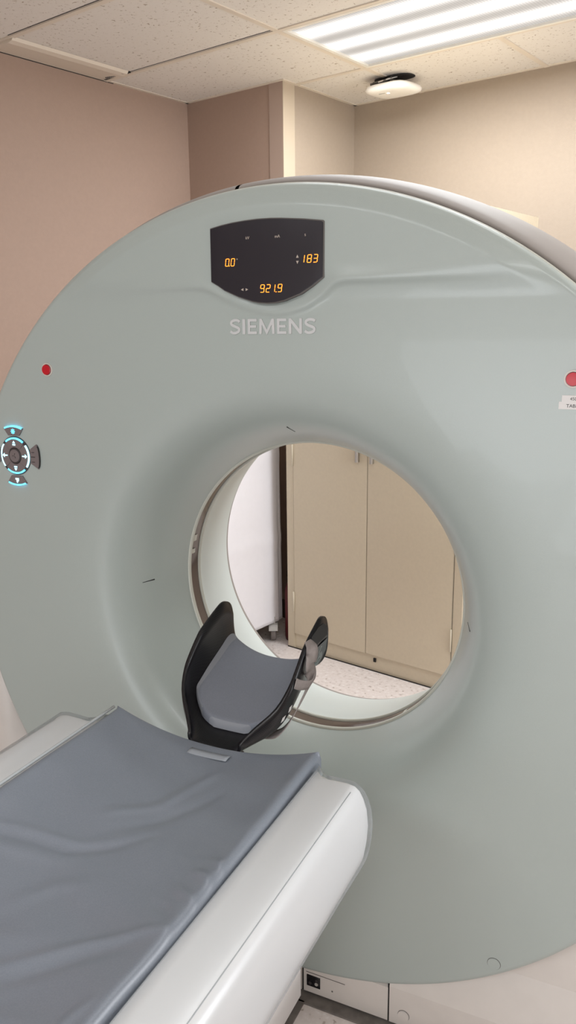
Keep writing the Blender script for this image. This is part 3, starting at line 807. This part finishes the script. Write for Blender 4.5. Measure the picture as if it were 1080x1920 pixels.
# lower body and pedestal
box('under_body', (-.24, -2.45+1.2, .44), (.24, -.42+1.2, .60), 'table', TBL, .02)
box('pedestal', (-.30, -1.15, .02), (.046, -.004+1.2, .45), 'base', TBL, .004)
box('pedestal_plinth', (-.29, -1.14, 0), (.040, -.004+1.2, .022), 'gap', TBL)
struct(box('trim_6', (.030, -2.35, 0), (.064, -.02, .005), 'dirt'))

# mattress
def ridge_list(x, y):
    h = 0
    for pts, amp, wd in FOLDS:
        best = 1e9; e = 1
        for i in range(len(pts)-1):
            ax, ay = pts[i]; bx, by = pts[i+1]; dx, dy = bx-ax, by-ay; L = dx*dx+dy*dy
            t_ = max(0, min(1, ((x-ax)*dx+(y-ay)*dy)/L)); d_ = math.hypot(x-ax-t_*dx, y-ay-t_*dy)
            if d_ < best:
                best = d_; u_ = (i+t_)/(len(pts)-1); e = math.sin(PI*min(1, max(0, .08+.84*u_)))
        h += amp*e*math.exp(-(best/wd)**2)
    return h
FOLDS = [([(-.20, -.70), (-.149, -.663), (-.099, -.649), (-.044, -.641), (.022, -.599), (.06, -.56)], -.0045, .010),
         ([(-.20, -.68), (-.14, -.645), (-.08, -.630), (-.03, -.620), (.03, -.578)], .0035, .010),
         ([(-.20, -.735), (-.149, -.690), (-.09, -.675), (-.03, -.662)], .0030, .012),
         ([(-.05, -.545), (-.032, -.527), (.022, -.486), (.045, -.404), (.06, -.37)], .0035, .012),
         ([(-.02, -.575), (.03, -.535), (.08, -.47), (.10, -.42)], -.003, .014),
         ([(.0, -.88), (.07, -.826), (.118, -.784), (.177, -.754), (.205, -.749), (.224, -.768)], .0040, .009),
         ([(.02, -.90), (.09, -.842), (.135, -.802), (.18, -.775)], -.0030, .012),
         ([(.165, -.662), (.19, -.680), (.222, -.698)], .004, .007), ([(.172, -.628), (.195, -.640), (.222, -.660)], .004, .007),
         ([(.185, -.600), (.205, -.612), (.222, -.630)], .003, .006), ([(.155, -.700), (.18, -.712), (.20, -.735)], -.003, .009),
         ([(-.04, -.774), (-.005, -.71), (.027, -.695), (.062, -.712)], .0028, .014),
         ([(.181, -.93), (.184, -.896), (.194, -.868)], .003, .008), ([(-.12, -.90), (-.03, -.83), (.04, -.80)], .003, .02),
         ([(.02, -.96), (.10, -.92), (.17, -.915)], .003, .015)]
mt = empty('table_mattress', (0, -1.2, .78)); tag(mt, 'blue grey vinyl mattress with soft wrinkles lying on the white patient table', 'mattress')
NX, NY = 110, 420
v, f = [], []
ye, yb = YE, -2.45
hw = .220
def topz(x): return .776+.040*(min(1, abs(x)/hw))**2.1
for j in range(NY+1):
    y = ye+(yb-ye)*(j/NY)**1.35
    for i in range(NX+1):
        x = -hw+2*hw*i/NX
        dx_ = hw-abs(x); dy_ = min(y-yb, ye-y); ed = min(dx_, dy_)
        rd = .005 if dy_ < dx_ else .016; dz = 0
        if ed < rd: dz = -(rd-math.sqrt(max(0, rd*rd-(rd-ed)**2)))
        fade = min(1, ed/.03)
        w_ = .0012*math.sin(31*x+11*y)*math.sin(17*y-9*x)+.0010*math.sin(57*y+21*x+2)
        wob = .0016*math.sin(9*y+1.3)+.0008*math.sin(23*y)
        v.append((x+(wob if i in (0, NX) else wob)*math.copysign(1, x)*abs(x)/hw, y+1.2+.0015*math.sin(22*x)*(j == 0), topz(x)+dz+(ridge_list(x, y)*min(1, ed/.012) if y > -1.15 else 0)+w_*fade-.78))
W_ = NX+1
for j in range(NY):
    for i in range(NX): f.append((j*W_+i, (j+1)*W_+i, (j+1)*W_+i+1, j*W_+i+1))
# skirt + bottom
ring = [i for i in range(W_)] + [j*W_+NX for j in range(1, NY+1)] + [NY*W_+i for i in range(NX-1, -1, -1)] + [j*W_ for j in range(NY-1, 0, -1)]
base0 = len(v)
for q in ring:
    x, y, z = v[q]; v.append((x, y, topz(x)-.032-.78))
nr = len(ring)
for k in range(nr): f.append((ring[k], ring[(k+1) % nr], base0+(k+1) % nr, base0+k))
me_ = mesh('mattress_cover', v, f, 'vinyl', mt, True)
md = me_.modifiers.new('es', 'EDGE_SPLIT'); md.split_angle = math.radians(50)
for s in (-1,):
    tube('welt', [(s*(hw+.0022), y+1.2, topz(hw)-.005-.78) for y in [ye-.004-(2.1*k/40) for k in range(41)]], .0028, 'welt', mt)
# small clear slot tab at the head end
pts = []
v = []
for j in range(3):
    for i in range(13):
        x = -.030+.082*i/12; v.append((x, -.306-.010*j+1.2, topz(x)+.0022+(-.78)+(.0015 if j == 1 else 0)))
f = [(j*13+i, j*13+i+1, (j+1)*13+i+1, (j+1)*13+i) for j in range(2) for i in range(12)]
M['tab'] = mat('tab', srgb(146, 151, 158), .35)
o = mesh('tab', v, f, 'tab', mt, True); md = o.modifiers.new('s', 'SOLIDIFY'); md.thickness = .0015

# clear plastic cover wrapped over the end and sides of the table
v, f = [], []
cov = [p for p in half if p[0] > .225 and p[1] > .655]
for s in (1,):
    pass
for s in (-1, 1):
    v, f = [], []
    cvr = empty('clear_plastic_cover', (0, -1.2, .65))
    tag(cvr, 'clear plastic sheet over the near side and rounded end corner of the white table' if s > 0 else 'clear plastic sheet over the far left edge of the white patient table', 'plastic cover', 'clear plastic sheets on the table edges')
    idx = [i for i, p in enumerate(half) if p[0] >= .222 and p[1] > .655]
    rows = []
    for si, row in enumerate(stations[3:]):
        k = si/(len(stations)-4)
        rr = []
        for i in idx:
            x, y, z = row[i]
            o_ = .0035+.0035*max(0, (y+.5)/.22)
            nz = 1 if z > .795 else 0
            rr.append((s*(x+o_*(1-nz*.6)), y+(.008*max(0, (y+.40)/.12)), z+o_*.7*nz+.0008))
        rr.append((s*(half[idx[-1]][0]-.012), rr[-1][1], half[idx[-1]][1]-.012))
        rows.append(rr)
    kx = len(rows[0])
    for rr in rows: v += [(p[0], p[1]+1.2, p[2]-.65) for p in rr]
    for i in range(len(rows)-1):
        for q in range(kx-1): f.append((i*kx+q, i*kx+q+1, (i+1)*kx+q+1, (i+1)*kx+q))
    # overhang past the nose
    last = len(rows)-1; b0 = len(v)
    for p in rows[-1]: v.append((p[0]-s*.010, p[1]+.014+1.2+.002*math.sin(p[2]*90), p[2]-.004-.65))
    for q in range(kx-1): f.append((last*kx+q, last*kx+q+1, b0+q+1, b0+q))
    mesh('plastic_sheet', v, f, 'film', cvr, True)

# ------------------------------------------------------------------ head holder
HH = empty('head_holder', (0, -.28, .76)); tag(HH, 'black carbon fibre head holder cradle with raised side wings, jutting from the table end', 'head holder')
# stations: y, half width, top z, floor z
ST = [(-.2785, .054, .788, .763), (-.27, .058, .796, .765), (-.25, .075, .815, .768), (-.22, .102, .843, .774), (-.19, .114, .873, .781),
      (-.165, .1165, .896, .788), (-.135, .1165, .922, .796), (-.12, .1160, .932, .800), (-.095, .115, .943, .806), (-.06, .114, .957, .815), (-.040, .113, .963, .820), (-.022, .1125, .960, .824), (-.008, .112, .948, .826), (.0, .112, .925, .827)]
STs = smoothprof(ST, 3)
def usec(hw_, zt, zf, off=0, N=40, n_=3.4, full=True, lim=1.0):
    out = []
    for i in range(N+1):
        t_ = -1+2*i/N; a = abs(t_)
        # parameter: angle
        th = a*PI/2
        x = (math.sin(th))**(2/n_); zz = 1-(math.cos(th))**(2/n_)
        out.append((math.copysign(x*(hw_-off), t_), zf+off+(zt-zf-off)*zz))
    return out
v, f = [], []; N = 48
for y, hw_, zt, zf in STs:
    for x, z in usec(hw_, zt, zf, 0, N): v.append((x, y+.28, z-.76))
for i in range(len(STs)-1):
    for q in range(N): f.append((i*(N+1)+q, i*(N+1)+q+1, (i+1)*(N+1)+q+1, (i+1)*(N+1)+q))
sh = mesh('carbon_shell', v, f, 'carbon', HH, True); md = sh.modifiers.new('s', 'SOLIDIFY'); md.thickness = .006; md.offset = 0
# foam pad inside
HP = empty('head_pad', (0, -.12, .80)); tag(HP, 'grey foam head pad with cut corners inside the black head holder', 'head cushion')
def padsurf(u, y, off):
    """u -1..1 across, returns point on the pad top, following the shell floor"""
    # interpolate station
    for a, b_ in zip(STs[:-1], STs[1:]):
        if a[0] <= y <= b_[0]: break
    t_ = (y-a[0])/(b_[0]-a[0]) if b_[0] != a[0] else 0
    hw_, zt, zf = (a[k]+(b_[k]-a[k])*t_ for k in (1, 2, 3))
    hwp = min(.1045, hw_-.008); x = u*hwp
    q_ = min(.999, abs(x)/(hw_-.003)); inner = zf+.0042+(zt-zf)*(1-(1-q_**3.4)**(1/3.4))
    k_ = max(0, min(1, (y+.22)/.20)); top = zf+TH+(.019+.014*k_)*abs(u)**2.4
    top = max(top, inner+.004)
    return x, (top if off > .01 else min(inner, top-.003))
outline = []   # pad half width limit by y: cut corners near the table
v, f = [], []
NU, NV = 40, 44; y0, y1 = -.222, -.004
def ulim(y):
    d = y-y0
    if d < .022: return .36+.36*math.sin(PI/2*d/.022)
    if d < .060: return .72+.28*math.sin(PI/2*(d-.022)/.038)
    return 1.0
TH = .021
for lay in (1, 0):
    for j in range(NV+1):
        y = y0+(y1-y0)*(j/NV)
        for i in range(NU+1):
            u = (-1+2*i/NU)*ulim(y)
            x, z = padsurf(u, y, TH if lay else .004)
            if lay:
                e_ = min((1-abs(-1+2*i/NU))*.103*ulim(y), y-y0, y1-y)
                if e_ < .007: z -= .006*(1-(e_/.007))
                x *= .985
            v.append((x, y+.12, z-.80))
Wp = NU+1; off_ = (NV+1)*Wp
for j in range(NV):
    for i in range(NU):
        f.append((j*Wp+i, j*Wp+i+1, (j+1)*Wp+i+1, (j+1)*Wp+i)); f.append((off_+j*Wp+i, off_+(j+1)*Wp+i, off_+(j+1)*Wp+i+1, off_+j*Wp+i+1))
for j in range(NV):
    f.append((j*Wp, (j+1)*Wp, off_+(j+1)*Wp, off_+j*Wp)); f.append((j*Wp+NU, off_+j*Wp+NU, off_+(j+1)*Wp+NU, (j+1)*Wp+NU))
for i in range(NU):
    f.append((i, off_+i, off_+i+1, i+1)); f.append((NV*Wp+i, NV*Wp+i+1, off_+NV*Wp+i+1, off_+NV*Wp+i))
o = mesh('foam_pad', v, f, ['carbonpad', 'padedge_sheen'], HP, True)
for p in o.data.polygons:
    cc_ = p.center; uu = abs(cc_.x)/(.1045*ulim(cc_.y-.12)); yy_ = cc_.y-.12
    if uu > .945 or yy_ < y0+.005: p.material_index = 1
o = o; md = o.modifiers.new('es', 'EDGE_SPLIT'); md.split_angle = math.radians(50)
# label on the outside of the right wing
xw = .1175
def outx(y, z):   # outer surface x of the right wing at y,z
    for a, b_ in zip(STs[:-1], STs[1:]):
        if a[0] <= y <= b_[0]: break
    t_ = (y-a[0])/(b_[0]-a[0]+1e-9); hw_, zt, zf = (a[k]+(b_[k]-a[k])*t_ for k in (1, 2, 3))
    zz = max(0, min(1, (z-zf)/(zt-zf))); c_ = (1-zz)**(3.4/2); c_ = min(1, max(0, c_)); th = math.acos(c_)
    return hw_*math.sin(th)**(2/3.4)+.0036
def wingpatch(name, pts, m, parent, off=0, th=.0006):
    """pts outline in (y,z)"""
    v = []
    for o2 in (0, th):
        for y, z in pts: v.append((outx(y, z)+off+o2, y+.28, z-.76))
    n = len(pts); f = [tuple(range(n)), tuple(range(n, 2*n))[::-1]]+[(i, (i+1) % n, n+(i+1) % n, n+i) for i in range(n)]
    return mesh(name, v, f, m, parent)
lb = wingpatch('warning_label', [(-.085, .862), (-.035, .852), (-.012, .864), (-.006, .882), (-.006, .908), (-.088, .908)], 'label_teal', HH)
wingpatch('gloss_patch', [(-.100, .916), (-.008, .916), (-.012, .936), (-.030, .948), (-.060, .950), (-.095, .942)], 'ink', HH)
def strip(pts, w_, m, parent, off=.0009):
    for a, b_ in zip(pts[:-1], pts[1:]):
        d = Vector((b_[0]-a[0], b_[1]-a[1])).normalized(); n_ = Vector((-d.y, d.x))*w_
        wingpatch('symbol_line', [(a[0]+n_.x, a[1]+n_.y), (b_[0]+n_.x, b_[1]+n_.y), (b_[0]-n_.x, b_[1]-n_.y), (a[0]-n_.x, a[1]-n_.y)], m, parent, off)
strip([(-.064, .866), (-.022, .871), (-.038, .902), (-.064, .866)], .0008, 'label_line', lb)
strip([(-.051, .870), (-.040, .888), (-.031, .873)], .0007, 'label_line', lb)
strip([(-.048, .877), (-.034, .879)], .0006, 'label_line', lb)
# twisted fabric strap on the right wing
def ribbon(name, path, wid, m, parent, th=.0016):
    """path: (x,y,z, wx,wy,wz) centre and width direction"""
    pth = smoothprof(path, 6); v, f = [], []
    for p in pth:
        c_ = Vector(p[:3]); d = Vector(p[3:6]).normalized()*wid/2
        v += [c_-d+Vector((0, .28, -.76)), c_-d*.33+Vector((0, .28, -.76)), c_+d*.33+Vector((0, .28, -.76)), c_+d+Vector((0, .28, -.76))]
    for i in range(len(pth)-1):
        for q in range(3): f.append((i*4+q, i*4+q+1, (i+1)*4+q+1, (i+1)*4+q))
    o = mesh(name, v, f, m, parent, True); md = o.modifiers.new('s', 'SOLIDIFY'); md.thickness = th; md.offset = 0
    return o
ribbon('strap', [(.1215, -.120, .944, 0, 1, -.1), (.1230, -.110, .932, .15, 1, .1), (.127, -.112, .920, .6, .8, .4), (.131, -.124, .908, .4, 1, -.5), (.129, -.126, .894, .2, 1, .5), (.125, -.116, .880, .5, 1, .2), (.129, -.120, .868, .2, 1, -.2),
                 (.128, -.130, .855, .1, 1, .2), (.1255, -.148, .842, .1, 1, .4), (.122, -.166, .826, .1, 1, .5), (.115, -.182, .808, .1, 1, .5), (.102, -.192, .788, .1, 1, .4), (.085, -.196, .776, 0, 1, .2), (.05, -.198, .772, 0, 1, .1), (.0, -.198, .771, 0, 1, .1)], .028, 'strap', HH)
ribbon('strap', [(.122, -.178, .880, .1, .5, 1), (.1245, -.165, .872, .2, .3, 1), (.130, -.148, .865, .4, .2, 1), (.133, -.130, .863, .4, .2, 1), (.130, -.116, .870, .3, .5, .8)], .020, 'strap', HH)
for yy, zz in ((-.190, .832), (-.208, .818)):
    wingpatch('strap_slot', [(yy-.004, zz-.006), (yy+.004, zz-.004), (yy+.006, zz+.006), (yy-.002, zz+.004)], 'sticker', HH, .0003)
box('mounting_foot', (-.048, .0015, -.05), (.048, .03, .0), 'carbon', HH, .003)
